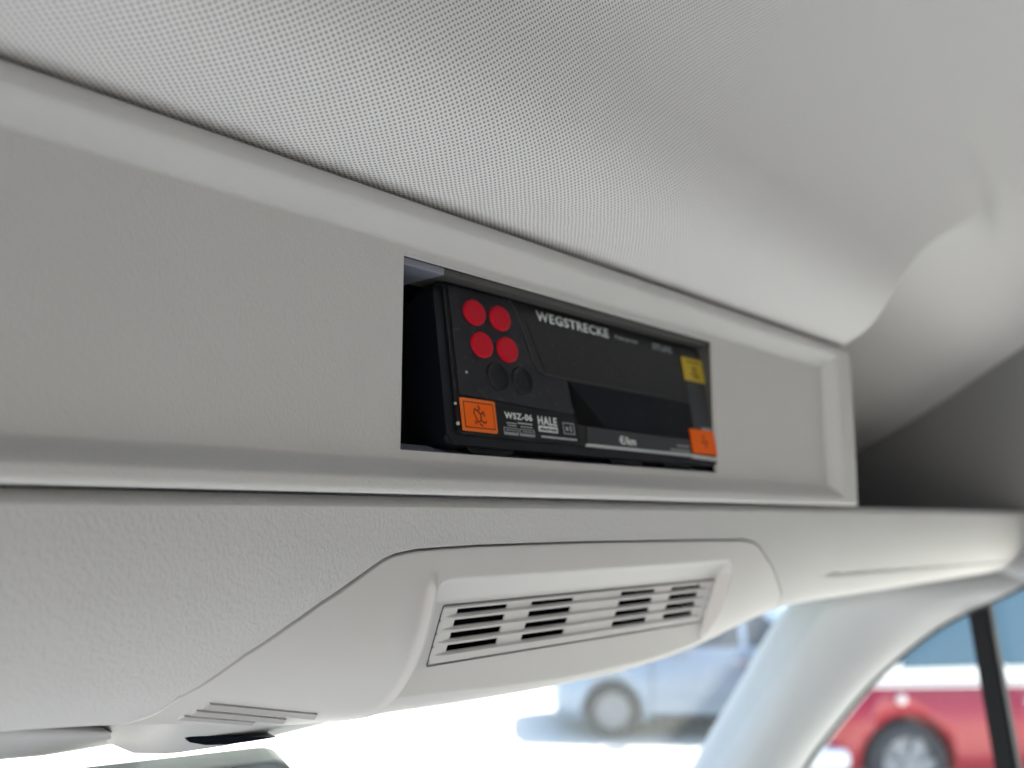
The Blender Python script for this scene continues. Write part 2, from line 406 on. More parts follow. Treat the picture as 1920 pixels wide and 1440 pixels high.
rows = console_part(colsA[:-1], lambda X: .985)+console_part(colsB, lambda X: max(.02, edge_t(X)-gap(X)))+console_part(colsC[1:], lambda X: .985)
v, f = gridmesh(rows)
# ledge that closes the top, behind the shadow gap
s = len(v)
for X in (-.45, 1.19): v += [(X, .256, .0079), (X, .30, .0070), (X, .50, .004)]
f += [(s, s+3, s+4, s+1), (s+1, s+4, s+5, s+2)]
cab('console_shell', v, f, 'console', oc)

cab('gap_light_block', [(-.45, .300, .004), (1.15, .300, .004), (1.15, .300, -.054), (-.45, .300, -.054), (-.45, .306, .004), (1.15, .306, .004), (1.15, .306, -.054), (-.45, .306, -.054)], [(0, 3, 2, 1), (4, 5, 6, 7), (0, 1, 5, 4), (3, 7, 6, 2)], 'void', oc, smooth=False)  # added dark sheet that stops daylight leaking through the gaps

# cover plate with its recess
GP = lambda z: .2620+.39*(-.0374-z)
RX0, RX1, RZ1 = .2375, .4640, -.0228
def plate_pt(X, t):
    y, z = S(X, t)
    # signed distance to the recess outline (rounded at the top corners)
    r = .008; cx = (RX0+RX1)/2; hx = (RX1-RX0)/2-r; dz_ = z-(RZ1-r); qx = abs(X-cx)-hx; qz = dz_
    d = math.hypot(max(qx, 0), max(qz, 0))+min(max(qx, qz), 0)-r
    yt = min(GP(z), y+max(0, (-d-.0002))*.0+ (RZ1-z)*1.0+0) if d < 0 else y
    ysurf = S(X, .22)[0]
    yt = min(GP(z), ysurf+.001+(RZ1-z)*1.02)
    yn = max(y, yt)
    sx = min(X-RX0, RX1-X)
    k = ss(-.0002, .0016, -d) if z > RZ1-.010 else ss(-.0002, .0016, sx)
    ridge = 0
    if X < RX0+.001: ridge = -.0024*math.exp(-((X-RX0+.0016)/.0020)**2)*ss(RZ1+.004, RZ1-.004, z) if z < RZ1+.004 else 0
    return (X, y+(yn-y)*k+ridge, z)
colsP = lines([(X0+.0006, .157, 24), (.157, .2350, 60), (.2350, .2400, 14), (.24, .2550, 12), (.2550, .4480, 76), (.4480, .4620, 12), (.4620, .4665, 12), (.4665, .55, 60), (.55, X1-.0006, 16)])
rows = []; NR = 150
for X in colsP:
    ts = min(.985, edge_t(X)+gap(X)); col = lip(None, X, ts, -1)[::-1]
    for i in range(NR+1): col.append(plate_pt(X, ts+(1-ts)*i/NR))
    rows.append(col)
def gh(i, j):
    a = rows[i][j]; c = rows[i+1][min(j+1, len(rows[0])-1)]
    return j > 4 and a[0] > .2545 and c[0] < .4535 and a[2] < -.0350 and c[2] > -.0560
v, f = gridmesh(rows, gh)
cp = cab('cover_plate', v, f, 'plate', oc)
tag(cp, 'smooth pale cover plate set into the console')

# slotted grille, in its own frame: a along the cab, b down the sloping face, c outward
GO = Vector((.2508, GP(-.0336)-.0004, -.0336)); GA = Vector((1, 0, 0)); GB = Vector((0, .3634, -.9317)); GN = Vector((0, -.9317, -.3634))
GW, GHt = .2088, .0255
def G(a, b2, c): return GO+GA*a+GB*b2+GN*c
segs = [(.2602, .2901), (.3055, .3352), (.3726, .4025), (.4184, .4478)]
segs = [(a-GO.x, b2-GO.x) for a, b2 in segs]
slots = [(.0014, .0046), (.0068, .0100), (.0122, .0154), (.0176, .0208)]
ga = sorted(set([0, .0012, GW-.0012, GW]+[s_+k for s in segs for s_ in s for k in (0,)]+[segs[0][0]-.008, segs[0][0]-.004, segs[3][1]+.004, segs[3][1]+.008]))
gb = sorted(set([0, .0010, GHt-.0010, GHt]+[x for s in slots for x in (s[0]-.0003, s[0], s[1], s[1]+.0008)]))
def gdepth(a, b2):
    for s0, s1 in slots:
        if s0-1e-6 <= b2 <= s1+.0008+1e-6:
            fade = ss(segs[0][0]-.008, segs[0][0], a)*ss(segs[3][1]+.008, segs[3][1], a)
            d = 1.0 if b2 <= s1+1e-6 else 1-(b2-s1)/.0008
            return -.0011*d*fade
    if b2 in (0, GHt) or a in (0, GW): return -.0009
    return 0
vv, ff = [], []; na = len(ga)
for b2 in gb:
    for a in ga: vv.append(G(a, b2, gdepth(a, b2)))
opn = []
for i in range(len(gb)-1):
    for j in range(na-1):
        am, bmid = (ga[j]+ga[j+1])/2, (gb[i]+gb[i+1])/2
        op = any(s0 < bmid < s1 for s0, s1 in slots) and any(p < am < q for p, q in segs)
        if op: opn.append((ga[j], ga[j+1], gb[i], gb[i+1]))
        else: ff.append((i*na+j, i*na+j+1, (i+1)*na+j+1, (i+1)*na+j))
for a0, a1, b0, b1 in opn:      # short inner walls of each opening
    s = len(vv)
    for c in (-.0011, -.0018): vv += [G(a0, b0, c), G(a1, b0, c), G(a1, b1, c), G(a0, b1, c)]
    for k in range(4): ff.append((s+k, s+(k+1) % 4, s+4+(k+1) % 4, s+4+k))
cab('grille', vv, ff, 'grille', cp, smooth=False)
vv = [G(a, b2, c) for c in (-.0019, -.012) for a, b2 in ((.004, .001), (GW-.004, .001), (GW-.004, GHt-.001), (.004, GHt-.001))]
gr_ = rounded([(-.0003, -.0003), (GW+.0003, -.0003), (GW+.0003, GHt+.0003), (-.0003, GHt+.0003)], .0012, 4)
# shadow gap round the grille: its shade painted as a thin dark strip between grille and cover
gv = [G(a, b2, -.0001) for a, b2 in gr_]+[G(a, b2, -.0030) for a, b2 in gr_]; ng = len(gr_)
inn = [G(min(max(a, .0004), GW-.0004), min(max(b2, .0004), GHt-.0004), -.0001) for a, b2 in gr_]
cab('painted_gap', gv+inn, [(k, (k+1) % ng, ng+(k+1) % ng, ng+k) for k in range(ng)]+[(k, (k+1) % ng, 2*ng+(k+1) % ng, 2*ng+k) for k in range(ng)], 'painted_gap', cp, smooth=False)
cab('grille_backing', vv, [(4, 5, 6, 7), (0, 1, 5, 4), (1, 2, 6, 5), (2, 3, 7, 6), (3, 0, 4, 7)], 'void', cp, smooth=False)  # black box puts painted shade behind the slots

# sensor cover hanging under the left of the plate
secs = []
YZ = [(.300, -.055), (.302, -.0700), (.308, -.0775), (.318, -.0835), (.328, -.0870), (.338, -.0890), (.36, -.0885), (.41, -.082), (.41, -.055)]
for X, sc, dz in ((.160, .30, 0), (.163, .72, 0), (.168, .9, 0), (.180, .97, 0), (.20, 1, 0), (.225, 1.0, 0), (.245, .98, 0), (.258, .9, 0), (.268, .7, 0)):
    secs.append([(X, .262+(y-.262), -.055+(z+.055)*sc) for y, z in YZ])
v, f = gridmesh(secs); f.append(tuple(range(len(YZ)))); 
sc_ = cab('sensor_cover', v, f, 'cream', oc)
def on_plate(px, py):
    d = ray(px, py); pe = None
    for i in range(400):
        t = .3+.7*i/400; X = d[0]/d[1]*.28
        for _ in range(6): y, z = S(X, t); X = d[0]/d[1]*y
        e = z-d[2]/d[1]*y
        if pe is not None and pe > 0 >= e: break
        pe = e
    ny, nz = Snorm(X, t); return Vector((X, y, z)), Vector((0, ny, nz))
for (a, b2, h) in (((392, 1317), (594, 1337), 9), ((368, 1330), (536, 1346), 8), ((345, 1340), (478, 1351), 6)):
    o_ = [on_plate(*q) for q in (a, (a[0]*.5+b2[0]*.5, a[1]*.5+b2[1]*.5), b2, (b2[0]-5, b2[1]+h), (a[0]*.5+b2[0]*.5-7, a[1]*.5+b2[1]*.5+h), (a[0]-12, a[1]+h))]
    vv = [p-n_*.002 for p, n_ in o_]+[p+n_*.0007 for p, n_ in o_]
    cab('rib', vv, [(6, 7, 8, 9, 10, 11)]+[(k, (k+1) % 6, 6+(k+1) % 6, 6+k) for k in range(6)], 'bar', cp, smooth=False)
# dark sensor window in the lower lip
pts = [at(348, 1384, Y=.3085), at(365, 1380, Y=.3085), at(480, 1382, Y=.3085), at(520, 1382, Y=.3085), at(470, 1390, Y=.3085), at(425, 1396, Y=.3085), at(385, 1397, Y=.3085), at(356, 1392, Y=.3085)]
vv = pts+[(p[0], p[1]+.02, p[2]+.002) for p in pts]; n = len(pts)
cab('sensor_window', vv, [tuple(range(n))]+[(i, (i+1) % n, n+(i+1) % n, n+i) for i in range(n)], 'darkpart', sc_, smooth=False)
# header trim at the top of the windscreen, left
ht = []
for x, ya, yb, yc in ((-60, 1360, 1392, 1432), (0, 1362, 1388, 1424), (80, 1366, 1388, 1417), (160, 1370, 1386, 1404), (230, 1374, 1384, 1392), (262, 1380, 1383, 1386)):
    ht.append([at(x, ya-14, Y=.36), at(x, ya, Y=.345), at(x, yb, Y=.350), at(x, yc-4, Y=.362), at(x, yc, Y=.372), at(x, yc-3, Y=.40)])
v, f = gridmesh(ht)
tag(cab('windscreen_trim', v, f, 'cream'), 'pale pointed plastic trim at the top of the windscreen, left of the sensor cover', 'trim')

# ------------------------------------------------------------------ taximeter, leaning back in the pocket (local x right, z up, y inward; metres)
TM = tag(empty('taximeter', (.2477, .2502, H+.0319), (R(-9), 0, 0)), 'black distance meter with four red buttons, yellow and orange stickers, sitting in the panel opening', 'taximeter')
mm = .001
def rc(u0, u1, v0, v1): return [(u0*mm, v0*mm), (u1*mm, v0*mm), (u1*mm, v1*mm), (u0*mm, v1*mm)]
def P2(*q): return [(a*mm, b2*mm) for a, b2 in q]
# body behind the face, and the bezel frame around it
hb = box('housing', -.0045, .2005, .0115, .110, -.0030, .0610, 'bezel', TM, .003, 3)
bz = prism('bezel', P2((-5.5, -3.5), (200.5, -3.5), (202.5, 0), (202.5, 64.5), (-1.2, 65.0), (-5.0, 60)), .0006, .014, 'bezel', TM, .0016, .004)
prism('rear_flange', P2((-9.5, -2), (202, -2), (202, 60), (-9.5, 60)), .024, .052, 'black', TM, .002, .003)
for a, b2 in ((7, 36), (103, 133)):
    prism('foot', P2((a, -3.4), (a+3, -6.0), (b2-3, -6.2), (b2, -3.4)), .003, .016, 'black', TM, .0003)
prism('foot', P2((150, -3.4), (152, -4.9), (178, -4.9), (179, -3.4)), .003, .016, 'black', TM, .0003)
fc = prism('face_plate', rc(0, 200.5, .6, 63.2), -.0004, .002, 'screen', TM, .0004, .0022)
kp = prism('keypad', P2((2.2, 16.6), (21.5, 16.2), (75.5, 14.6), (72.4, 28.2), (69.5, 29.6), (56.5, 30.6), (52.2, 32.2), (49.4, 36.4), (45.2, 49.2), (41.2, 60.2), (38.5, 62.4), (3.0, 62.6), (2.2, 61.5)), -.0012, .0, 'keypad', TM, .0004, .0012)
# thin moulded line that follows the keypad edge and runs under the display
pth = [(39.8, 63.2), (42.6, 60.0), (46.4, 49.6), (50.6, 36.8), (53.4, 33.0), (57.4, 31.6), (72, 31.3), (110, 31.2), (180, 31.0)]
bm = bmesh.new()
for (a, b2), (c, d) in zip(pth, pth[1:]):
    l = math.hypot(c-a, d-b2); nx, nz = -(d-b2)/l*.32, (c-a)/l*.32
    vs4 = [(a+nx, b2+nz), (a-nx, b2-nz), (c-nx, d-nz), (c+nx, d+nz)]
    bm_prism(bm, P2(*vs4), -.0011, -.0003)
from_bm('moulding', bm, 'line', TM)
prism('upper_display', P2((59, 32.4), (179.5, 31.9), (179.5, 56), (49, 56.8)), -.0006, 0, 'screen', TM)
ld = prism('lower_display', P2((76.5, 10.3), (179.7, 9.9), (179.7, 30.3), (74.5, 30.4)), -.0007, 0, 'screen_low', TM)
prism('painted_shadow', P2((76.8, 10.6), (98.4, 10.2), (84, 22.5), (75.2, 29.6)), -.0009, -.0007, 'shade', ld)  # dark triangle paints the shadow inside the display
prism('side_strip', P2((180.4, 16.2), (200, 16.2), (200, 62.4), (180.4, 62.4)), -.0008, 0, 'strip', TM, .0002)
prism('info_strip', P2((22.6, 1.6), (78.5, 1.2), (76.4, 13.6), (22.4, 14.6)), -.0008, 0, 'black', TM, .0002)
prism('unit_strip', P2((82.6, 2.0), (173, 2.0), (173, 9.3), (83.6, 9.4)), -.0009, 0, 'strip', TM, .0002)
prism('acrylic_glint', P2((81.0, .4), (174, .3), (174, 1.7), (82, 1.7)), -.0012, 0, 'fogwhite', TM, .0002)  # white strip paints the light caught along the acrylic edge
prism('acrylic_glint', P2((174, -.3), (198, -.9), (198.4, .9), (174, 1.5)), -.0014, 0, 'edge_glint', TM, .0002)  # brighter right part of the painted edge light
# buttons
def disc_bm(rx, rz, y0, y1, dome, n=36):
    bm = bmesh.new(); rings = []
    for k, (s, y) in enumerate(((1.0, y1), (1.0, y0+dome*.9), (.96, y0+dome*.35), (.88, y0), (.55, y0+dome*.35), (.2, y0+dome*.5))):
        rings.append([bm.verts.new((rx*s*math.cos(2*math.pi*i/n), y, rz*s*math.sin(2*math.pi*i/n))) for i in range(n)])
    for a, b2 in zip(rings, rings[1:]):
        for i in range(n): bm.faces.new((a[i], a[(i+1) % n], b2[(i+1) % n], b2[i]))
    bm.faces.new(rings[-1]); return bm
rb = from_bm('red_button', disc_bm(.0063, .0056, -.0026, -.0005, .0007), 'red', TM, True)
spots = [(15.6, 52.9), (31.2, 53.0), (18.0, 39.2), (33.6, 39.3)]
for i, (a, b2) in enumerate(spots):
    o = rb if i == 0 else rb.copy()
    if i: C.objects.link(o); o.parent = TM
    o.location = (a*mm, 0, b2*mm)
def ring_key(name):
    bm = bmesh.new(); n = 32; rx, rz = .0058, .0056; rings = []
    for s, y in ((1.16, -.0012), (1.10, -.0020), (1.02, -.0019), (.95, -.0013), (.6, -.00125), (.2, -.00122)):
        rings.append([bm.verts.new((rx*s*math.cos(2*math.pi*i/n), y, rz*s*math.sin(2*math.pi*i/n))) for i in range(n)])
    for a, b2 in zip(rings, rings[1:]):
        for i in range(n): bm.faces.new((a[i], a[(i+1) % n], b2[(i+1) % n], b2[i]))
    bm.faces.new(rings[-1]); return from_bm(name, bm, 'black', TM, True)
k0 = ring_key('black_button'); k0.location = (25.6*mm, 0, 26.4*mm)
k1 = k0.copy(); C.objects.link(k1); k1.parent = TM; k1.location = (41.2*mm, 0, 26.4*mm)
for a, b2, r in ((7.4, 26.3, .7), (-.6, 12.6, .6), (-.3, 4.6, .8)):
    bm = bmesh.new(); bmesh.ops.create_icosphere(bm, subdivisions=2, radius=r*mm); o = from_bm('rivet', bm, 'fogwhite', TM, True); o.location = (a*mm, -.0010, b2*mm)

def text(name, body, u0, u1, v0, v1, y, mat, parent, shear=0):
    cu = bpy.data.curves.new('t', 'FONT'); cu.body = body; cu.size = 1; cu.resolution_u = 3; cu.offset = .03; cu.space_character = 1.14
    o = bpy.data.objects.new('t', cu); C.objects.link(o)
    bpy.context.view_layer.update()
    me = bpy.data.meshes.new_from_object(o.evaluated_get(bpy.context.evaluated_depsgraph_get()))
    bpy.data.objects.remove(o); bpy.data.curves.remove(cu)
    co = np.array([v.co[:] for v in me.vertices]); mn, mx = co.min(0), co.max(0)
    for v in me.vertices:
        a = (v.co.x-mn[0])/(mx[0]-mn[0]); c = (v.co.y-mn[1])/(mx[1]-mn[1])
        v.co = (((u0+(u1-u0)*a)+shear*c)*mm, -y*mm, (v0+(v1-v0)*c)*mm)
    me.name = name; me.materials.clear(); me.materials.append(M[mat])
    o = bpy.data.objects.new(name, me); C.objects.link(o); o.parent = parent
    # a film's thickness, so that it is not a bare sheet
    md = o.modifiers.new('thickness', 'SOLIDIFY'); md.thickness = .00012; md.offset = 0
    return o
text('lettering', 'WEGSTRECKE', 57.4, 112.8, 57.0, 61.8, .62, 'white', TM)
text('lettering', 'Fahrpreis', 118.5, 138.0, 57.2, 59.8, .62, 'dimwhite', TM)
text('lettering', 'STUFE', 152.3, 170.7, 57.1, 60.6, .62, 'dimwhite', TM)
text('lettering', 'WSZ-06', 27.6, 45.2, 9.0, 11.9, .98, 'white', TM)
text('lettering', 'HALE', 48.8, 61.8, 8.1, 11.9, .98, 'white', TM)
text('lettering', '€/km', 108.0, 121.8, 3.0, 7.2, 1.06, 'white', TM)
prism('maker_bar', rc(48.8, 61.8, 5.0, 7.6), -.00098, -.0006, 'white', TM)
text('lettering', 'electronic', 49.6, 61.0, 5.5, 7.1, 1.12, 'black', TM)
def frame_bm(bm, u0, u1, v0, v1, w, y0, y1):
    for r_ in ((u0, u1, v0, v0+w), (u0, u1, v1-w, v1), (u0, u0+w, v0+w, v1-w), (u1-w, u1, v0+w, v1-w)):
        bm_prism(bm, rc(*r_), y0*-mm, y1*-mm)
bm = bmesh.new(); frame_bm(bm, 65.9, 74.0, 5.1, 10.4, .45, .98, .6); bm_prism(bm, rc(67.8, 69.6, 6.7, 8.4), -.00098, -.0006)
bm_prism(bm, rc(71.0, 71.9, 6.2, 9.2), -.00098, -.0006)
from_bm('approval_mark', bm, 'dimwhite', TM)
# small print that the photograph shows only as broken lines
bm = bmesh.new()
def dashes(u0, u1, v, h, rnd):
    u = u0
    while u < u1-.2:
        l = min(rnd.uniform(.5, 1.6), u1-u); bm_prism(bm, rc(u, u+l, v, v+h), -.00097, -.0006); u += l+.35
rr = random.Random(5)
dashes(50, 75.0, 2.4, .85, rr); dashes(35.6, 45, 7.3, .6, rr); dashes(28.6, 34.5, 7.0, .4, rr); dashes(29, 34.5, 6.0, .35, rr); dashes(37, 45, 6.0, .35, rr)
from_bm('small_print', bm, 'fogwhite', TM)
bm = bmesh.new(); dashes(26.8, 34.8, 2.3, 1.0, rr); dashes(36.5, 45.2, 2.3, 1.0, rr); dashes(27.6, 34, 3.9, .4, rr); dashes(38, 44.5, 3.9, .4, rr)
frame_bm(bm, 26.3, 35.2, 2.1, 5.2, .3, .97, .6); frame_bm(bm, 36.2, 45.6, 2.1, 5.2, .3, .97, .6)
from_bm('small_print', bm, 'dimwhite', TM)
bm = bmesh.new(); dashes(160, 172, 5.0, .9, rr); dashes(153, 172, 2.5, 1.0, rr)
from_bm('small_print', bm, 'dimwhite', TM)

def sticker(name, u0, u1, v0, v1, mat, rim, ink, skew=0, label=None):
    q = [(u0, v0), (u1, v0), (u1+skew, v1), (u0+skew, v1)]
    s = prism(name, P2(*q), -.0015, -.0009, rim, TM, .0002, .0006)
    if label: s['label'] = label
    c = 1.3; q2 = [(u0+c, v0+c), (u1-c, v0+c), (u1-c+skew, v1-c), (u0+c+skew, v1-c)]
    prism('sticker_border', P2(*q2), -.00156, -.0014, ink, s)
    c = 1.75; q3 = [(u0+c, v0+c), (u1-c, v0+c), (u1-c+skew, v1-c), (u0+c+skew, v1-c)]
    prism('sticker_field', P2(*q3), -.00162, -.0014, mat, s)
    return s
def mark(parent, strokes, y, w, mat):
    bm = bmesh.new()
    for a, b2, c, d in strokes:
        l = math.hypot(c-a, d-b2); nx, nz = -(d-b2)/l*w, (c-a)/l*w
        bm_prism(bm, P2((a+nx, b2+nz), (a-nx, b2-nz), (c-nx, d-nz), (c+nx, d+nz)), -y*mm, -(y-.15)*mm)
    from_bm('printed_mark', bm, mat, parent)
s = sticker('sticker', 1.9, 21.8, 1.9, 15.3, 'orange', 'orange_rim', 'rust_ink', 0, 'bright orange square sticker with dark frame and emblem, left')
mark(s, [(11.2, 12.6, 12.2, 11.6), (12.2, 11.6, 11.0, 10.4), (11.0, 10.4, 9.2, 11.2), (9.2, 11.2, 8.6, 9.4), (8.6, 9.4, 9.8, 7.6), (11.0, 10.4, 12.6, 9.0), (12.6, 9.0, 14.2, 10.4), (14.2, 10.4, 14.6, 8.4), (12.6, 9.0, 12.4, 6.6), (12.4, 6.6, 10.4, 5.6), (10.4, 5.6, 9.8, 7.6), (12.4, 6.6, 14.4, 5.6), (14.4, 5.6, 15.6, 6.4), (11.6, 5.2, 13.2, 4.4), (9.0, 6.4, 9.4, 4.8)], 1.68, .34, 'rust_ink')
s = sticker('sticker', 174.8, 199.6, 2.2, 15.6, 'orange', 'orange', 'orange', 0, 'orange square sticker at the lower right corner')
mark(s, [(186, 12.6, 188, 11.2), (188, 11.2, 187, 9), (187, 9, 189.5, 7.6), (189.5, 7.6, 188.4, 5.4), (185, 10, 186, 7.5), (190.6, 10, 190.2, 7.8)], 1.68, .32, 'rust_ink')
s = sticker('sticker', 179.2, 200.6, 43.3, 56.6, 'yellow', 'yellow', 'yellow', 0, 'yellow square sticker at the upper right')
mark(s, [(182.5, 54.2, 197, 54.2), (190, 52, 190, 46.5), (187, 51, 193, 51), (186, 47, 194, 47), (187.2, 49, 192.8, 49), (188, 45.6, 195, 45.6)], 1.68, .4, 'ink')
prism('clear_tab', P2((188.5, 15.8), (198.6, 15.8), (198.6, 17.2), (188.5, 17.2)), -.0011, -.0006, 'dimwhite', TM)

# ------------------------------------------------------------------ windscreen pillar and door opening on the right
def px_loft(stations):
    return [[at(x, y, X=X) for (x, y, X) in st] for st in stations]
XS = (1.065, 1.035, 1.038, 1.055, 1.080, 1.115)
def st(*p, k=(0, 0, 0, 0, 0, 0)): return [(x, y, XS[i]+k[i]) for i, (x, y) in enumerate(p)]
pil = px_loft([
    st((1585, 1040), (1640, 1030), (1710, 1020), (1790, 1010), (1880, 1010), (1990, 1020), k=(0, .03, .05, .06, .05, .03)),
    st((1530, 1085), (1590, 1075), (1670, 1068), (1760, 1062), (1850, 1062), (1960, 1076), k=(0, .02, .03, .04, .035, .02)),
    st((1492, 1135), (1560, 1125), (1640, 1118), (1730, 1112), (1810, 1112), (1880, 1117)),
    st((1452, 1188), (1520, 1180), (1590, 1182), (1650, 1186), (1705, 1184), (1760, 1176)),
    st((1400, 1280), (1468, 1272), (1525, 1275), (1575, 1280), (1615, 1279), (1645, 1268)),
    st((1347, 1370), (1412, 1368), (1468, 1368), (1513, 1368), (1545, 1366), (1571, 1352)),
    st((1300, 1452), (1362, 1452), (1416, 1452), (1456, 1452), (1486, 1448), (1508, 1436)),
    st((1240, 1570), (1300, 1570), (1350, 1570), (1390, 1570), (1420, 1566), (1440, 1556)),
    st((1150, 1760), (1205, 1760), (1255, 1760), (1290, 1760), (1320, 1756), (1340, 1746)),
])
def resample(rows, k):       # smooth along and across
    def cr_(P, t):
        n = len(P)-1; i = min(int(t*n), n-1); f = t*n-i
        p = [Vector(P[max(0, min(n, i+q))]) for q in (-1, 0, 1, 2)]
        return 0.5*(2*p[1]+(p[2]-p[0])*f+(2*p[0]-5*p[1]+4*p[2]-p[3])*f*f+(3*p[1]-p[0]-3*p[2]+p[3])*f**3)
    a = [[cr_(r, j/(k*(len(r)-1))) for j in range(k*(len(r)-1)+1)] for r in rows]
    cols = list(zip(*a))
    b2 = [[cr_(c, j/(k*(len(c)-1))) for j in range(k*(len(c)-1)+1)] for c in cols]
    return [list(r) for r in zip(*b2)]
pr = resample(pil, 4)
for r in pr:       # outer returns on both sides give the pillar its thickness
    r.insert(0, r[0]+Vector((.05, .03, 0))); r.append(r[-1]+Vector((.03, -.002, .001)))
v, f = gridmesh(pr)
tag(cab('windscreen_pillar', v, f, 'trim'), 'pale grey windscreen pillar trim sweeping down between the two windows', 'pillar')
edge = [r[-2] for r in pr]
tube('door_seal', [e+Vector((.004, -.0015, .001)) for e in edge if e.z > -.6], .0035, 'seal')
tag(bpy.data.objects['door_seal'], 'thin black rubber seal along the edge of the door window', 'seal')
# header over the door window and the wall beside the shelf
e0 = pr[0]
hd = []
for y, zb in ((.50, -.02), (.40, -.03), (.32, -.045), (.26, -.062), (.20, -.058), (.10, -.050), (0, -.045), (-.3, -.04), (-1.3, -.04)):
    hd.append([(1.150, y, zb-.004), (1.117, y, zb-.004), (1.112, y, zb+.006), (1.128, y, zb+.028)])
v, f = gridmesh(hd)
tag(cab('door_header', v, f, 'trim'), kind='structure')
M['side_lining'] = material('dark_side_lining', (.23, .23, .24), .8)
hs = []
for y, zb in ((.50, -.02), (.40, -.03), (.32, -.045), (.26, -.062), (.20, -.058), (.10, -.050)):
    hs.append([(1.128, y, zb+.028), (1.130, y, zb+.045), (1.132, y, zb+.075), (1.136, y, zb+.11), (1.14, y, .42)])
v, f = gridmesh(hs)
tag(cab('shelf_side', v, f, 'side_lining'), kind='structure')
hs = []
for y, zb in ((.10, -.050), (0, -.045), (-.3, -.04), (-1.3, -.04)):
    hs.append([(1.128, y, zb+.028), (1.130, y, zb+.045), (1.132, y, zb+.075), (1.136, y, zb+.11), (1.14, y, .42)])
v, f = gridmesh(hs)
tag(cab('side_wall', v, f, 'trim'), kind='structure')
# shelf floor behind the panel and the console lip
bm = bmesh.new(); 
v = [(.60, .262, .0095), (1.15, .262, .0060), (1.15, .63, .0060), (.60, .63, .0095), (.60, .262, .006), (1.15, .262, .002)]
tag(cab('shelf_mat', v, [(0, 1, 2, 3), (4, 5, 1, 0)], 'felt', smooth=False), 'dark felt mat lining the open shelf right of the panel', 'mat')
v = [(.56, .495, .0), (1.13, .495, .0), (1.13, .487, .05), (.56, .487, .05), (1.13, .44, .075), (.56, .44, .075), (1.118, .27, .0), (1.118, .27, .03), (1.118, .40, .075), (1.118, .49, .0)]
# black divider bar of the door window
bar = [(1811, 1100), (1848, 1100), (1910, 1452), (1866, 1452)]
tl, tr, br, bl = at(1806, 1105, X=1.12), at(1846, 1098, X=1.12), at(1908, 1445, X=1.12), at(1864, 1445, X=1.12)
def ext(a, b2, k): return tuple(a[i]+(b2[i]-a[i])*k for i in range(3))
bl, br = ext(tl, bl, 1.8), ext(tr, br, 1.8)
vv = [tl, tr, br, bl]+[(p[0]+.022, p[1], p[2]) for p in (tl, tr, br, bl)]
bm = bmesh.new(); bv = [bm.verts.new((p[0], p[1], p[2]+H)) for p in vv]
for q in ((0, 1, 2, 3), (4, 7, 6, 5), (0, 4, 5, 1), (1, 5, 6, 2), (2, 6, 7, 3), (3, 7, 4, 0)): bm.faces.new([bv[i] for i in q])
bmesh.ops.bevel(bm, geom=bm.edges[:], offset=.003, segments=2, affect='EDGES')
M['bar_black'] = material('window_bar_black', (.006, .0065, .009), .6, spec=.15)
tag(from_bm('window_divider', bm, 'bar_black'), 'black upright bar dividing the door window in front of the red minibus', 'divider')
# panes
def pane(name, q, th, label):
    q = [Vector(p) for p in q]; n_ = (q[1]-q[0]).cross(q[2]-q[0]).normalized()*th
    vv = q+[p+n_ for p in q]
    o = cab(name, vv, [(0, 1, 2, 3), (7, 6, 5, 4), (0, 4, 5, 1), (1, 5, 6, 2), (2, 6, 7, 3), (3, 7, 4, 0)], 'glass', smooth=False)
    return tag(o, label, 'window')
pane('windscreen', [(-.42, .418, -.072), (1.10, .418, -.072), (1.10, 1.10, -.95), (-.42, 1.10, -.95)], .005, 'clear sloping windscreen below the console with the silver car beyond')
pane('door_window', [(1.150, .56, -.02), (1.150, -.9, -.02), (1.150, -.9, -.75), (1.150, .95, -.75)], .004, 'clear door window right of the pillar with the red minibus beyond')

# ------------------------------------------------------------------ rear view mirror
mr_ = tag(empty('rear_view_mirror', (.228, .32, H-.0958), (0, 0, R(-22.6))), 'top edge of a dark rear view mirror with a pale rim, below the sensor cover', 'mirror')
bm = bmesh.new(); bm_prism(bm, rounded([(-.235, -.068), (0, -.062), (0, 0), (-.235, -.002)], .012, 6), -.002, .026, .003)
from_bm('mirror_case', bm, 'mirror_case', mr_, True)
bm = bmesh.new(); bm_prism(bm, rounded([(-.232, -.065), (-.0035, -.060), (-.0035, -.0035), (-.232, -.0055)], .010, 6), -.0035, -.001, .0006)
from_bm('mirror_glass', bm, 'mirror_case', mr_, False)
mr_.children[1].data.materials[0] = M['darkpart']

# ------------------------------------------------------------------ outside: ground
m = M['ground'] = material('pale_concrete', (.5, .5, .5), .9)
b = m.node_tree.nodes['Principled BSDF']; tc = N(m, 'ShaderNodeTexCoord')
n1 = N(m, 'ShaderNodeTexNoise'); n1.inputs['Scale'].default_value = .35; n1.inputs['Detail'].default_value = 8
n2 = N(m, 'ShaderNodeTexNoise'); n2.inputs['Scale'].default_value = 60; n2.inputs['Detail'].default_value = 4
L(m, tc.outputs['Object'], n1.inputs[0]); L(m, tc.outputs['Object'], n2.inputs[0])
rmp = N(m, 'ShaderNodeValToRGB'); rmp.color_ramp.elements[0].color = (.46, .43, .37, 1); rmp.color_ramp.elements[1].color = (.58, .545, .48, 1)
L(m, math_node(m, 'ADD', math_node(m, 'MULTIPLY', n1.outputs[0], .6), math_node(m, 'MULTIPLY', n2.outputs[0], .4)), rmp.inputs[0])
L(m, rmp.outputs[0], b.inputs['Base Color'])
tag(raw('ground', [(-900, -900, 0), (900, -900, 0), (900, 900, 0), (-900, 900, 0)], [(0, 1, 2, 3)], 'ground'), 'sunlit pale car park', kind='structure')

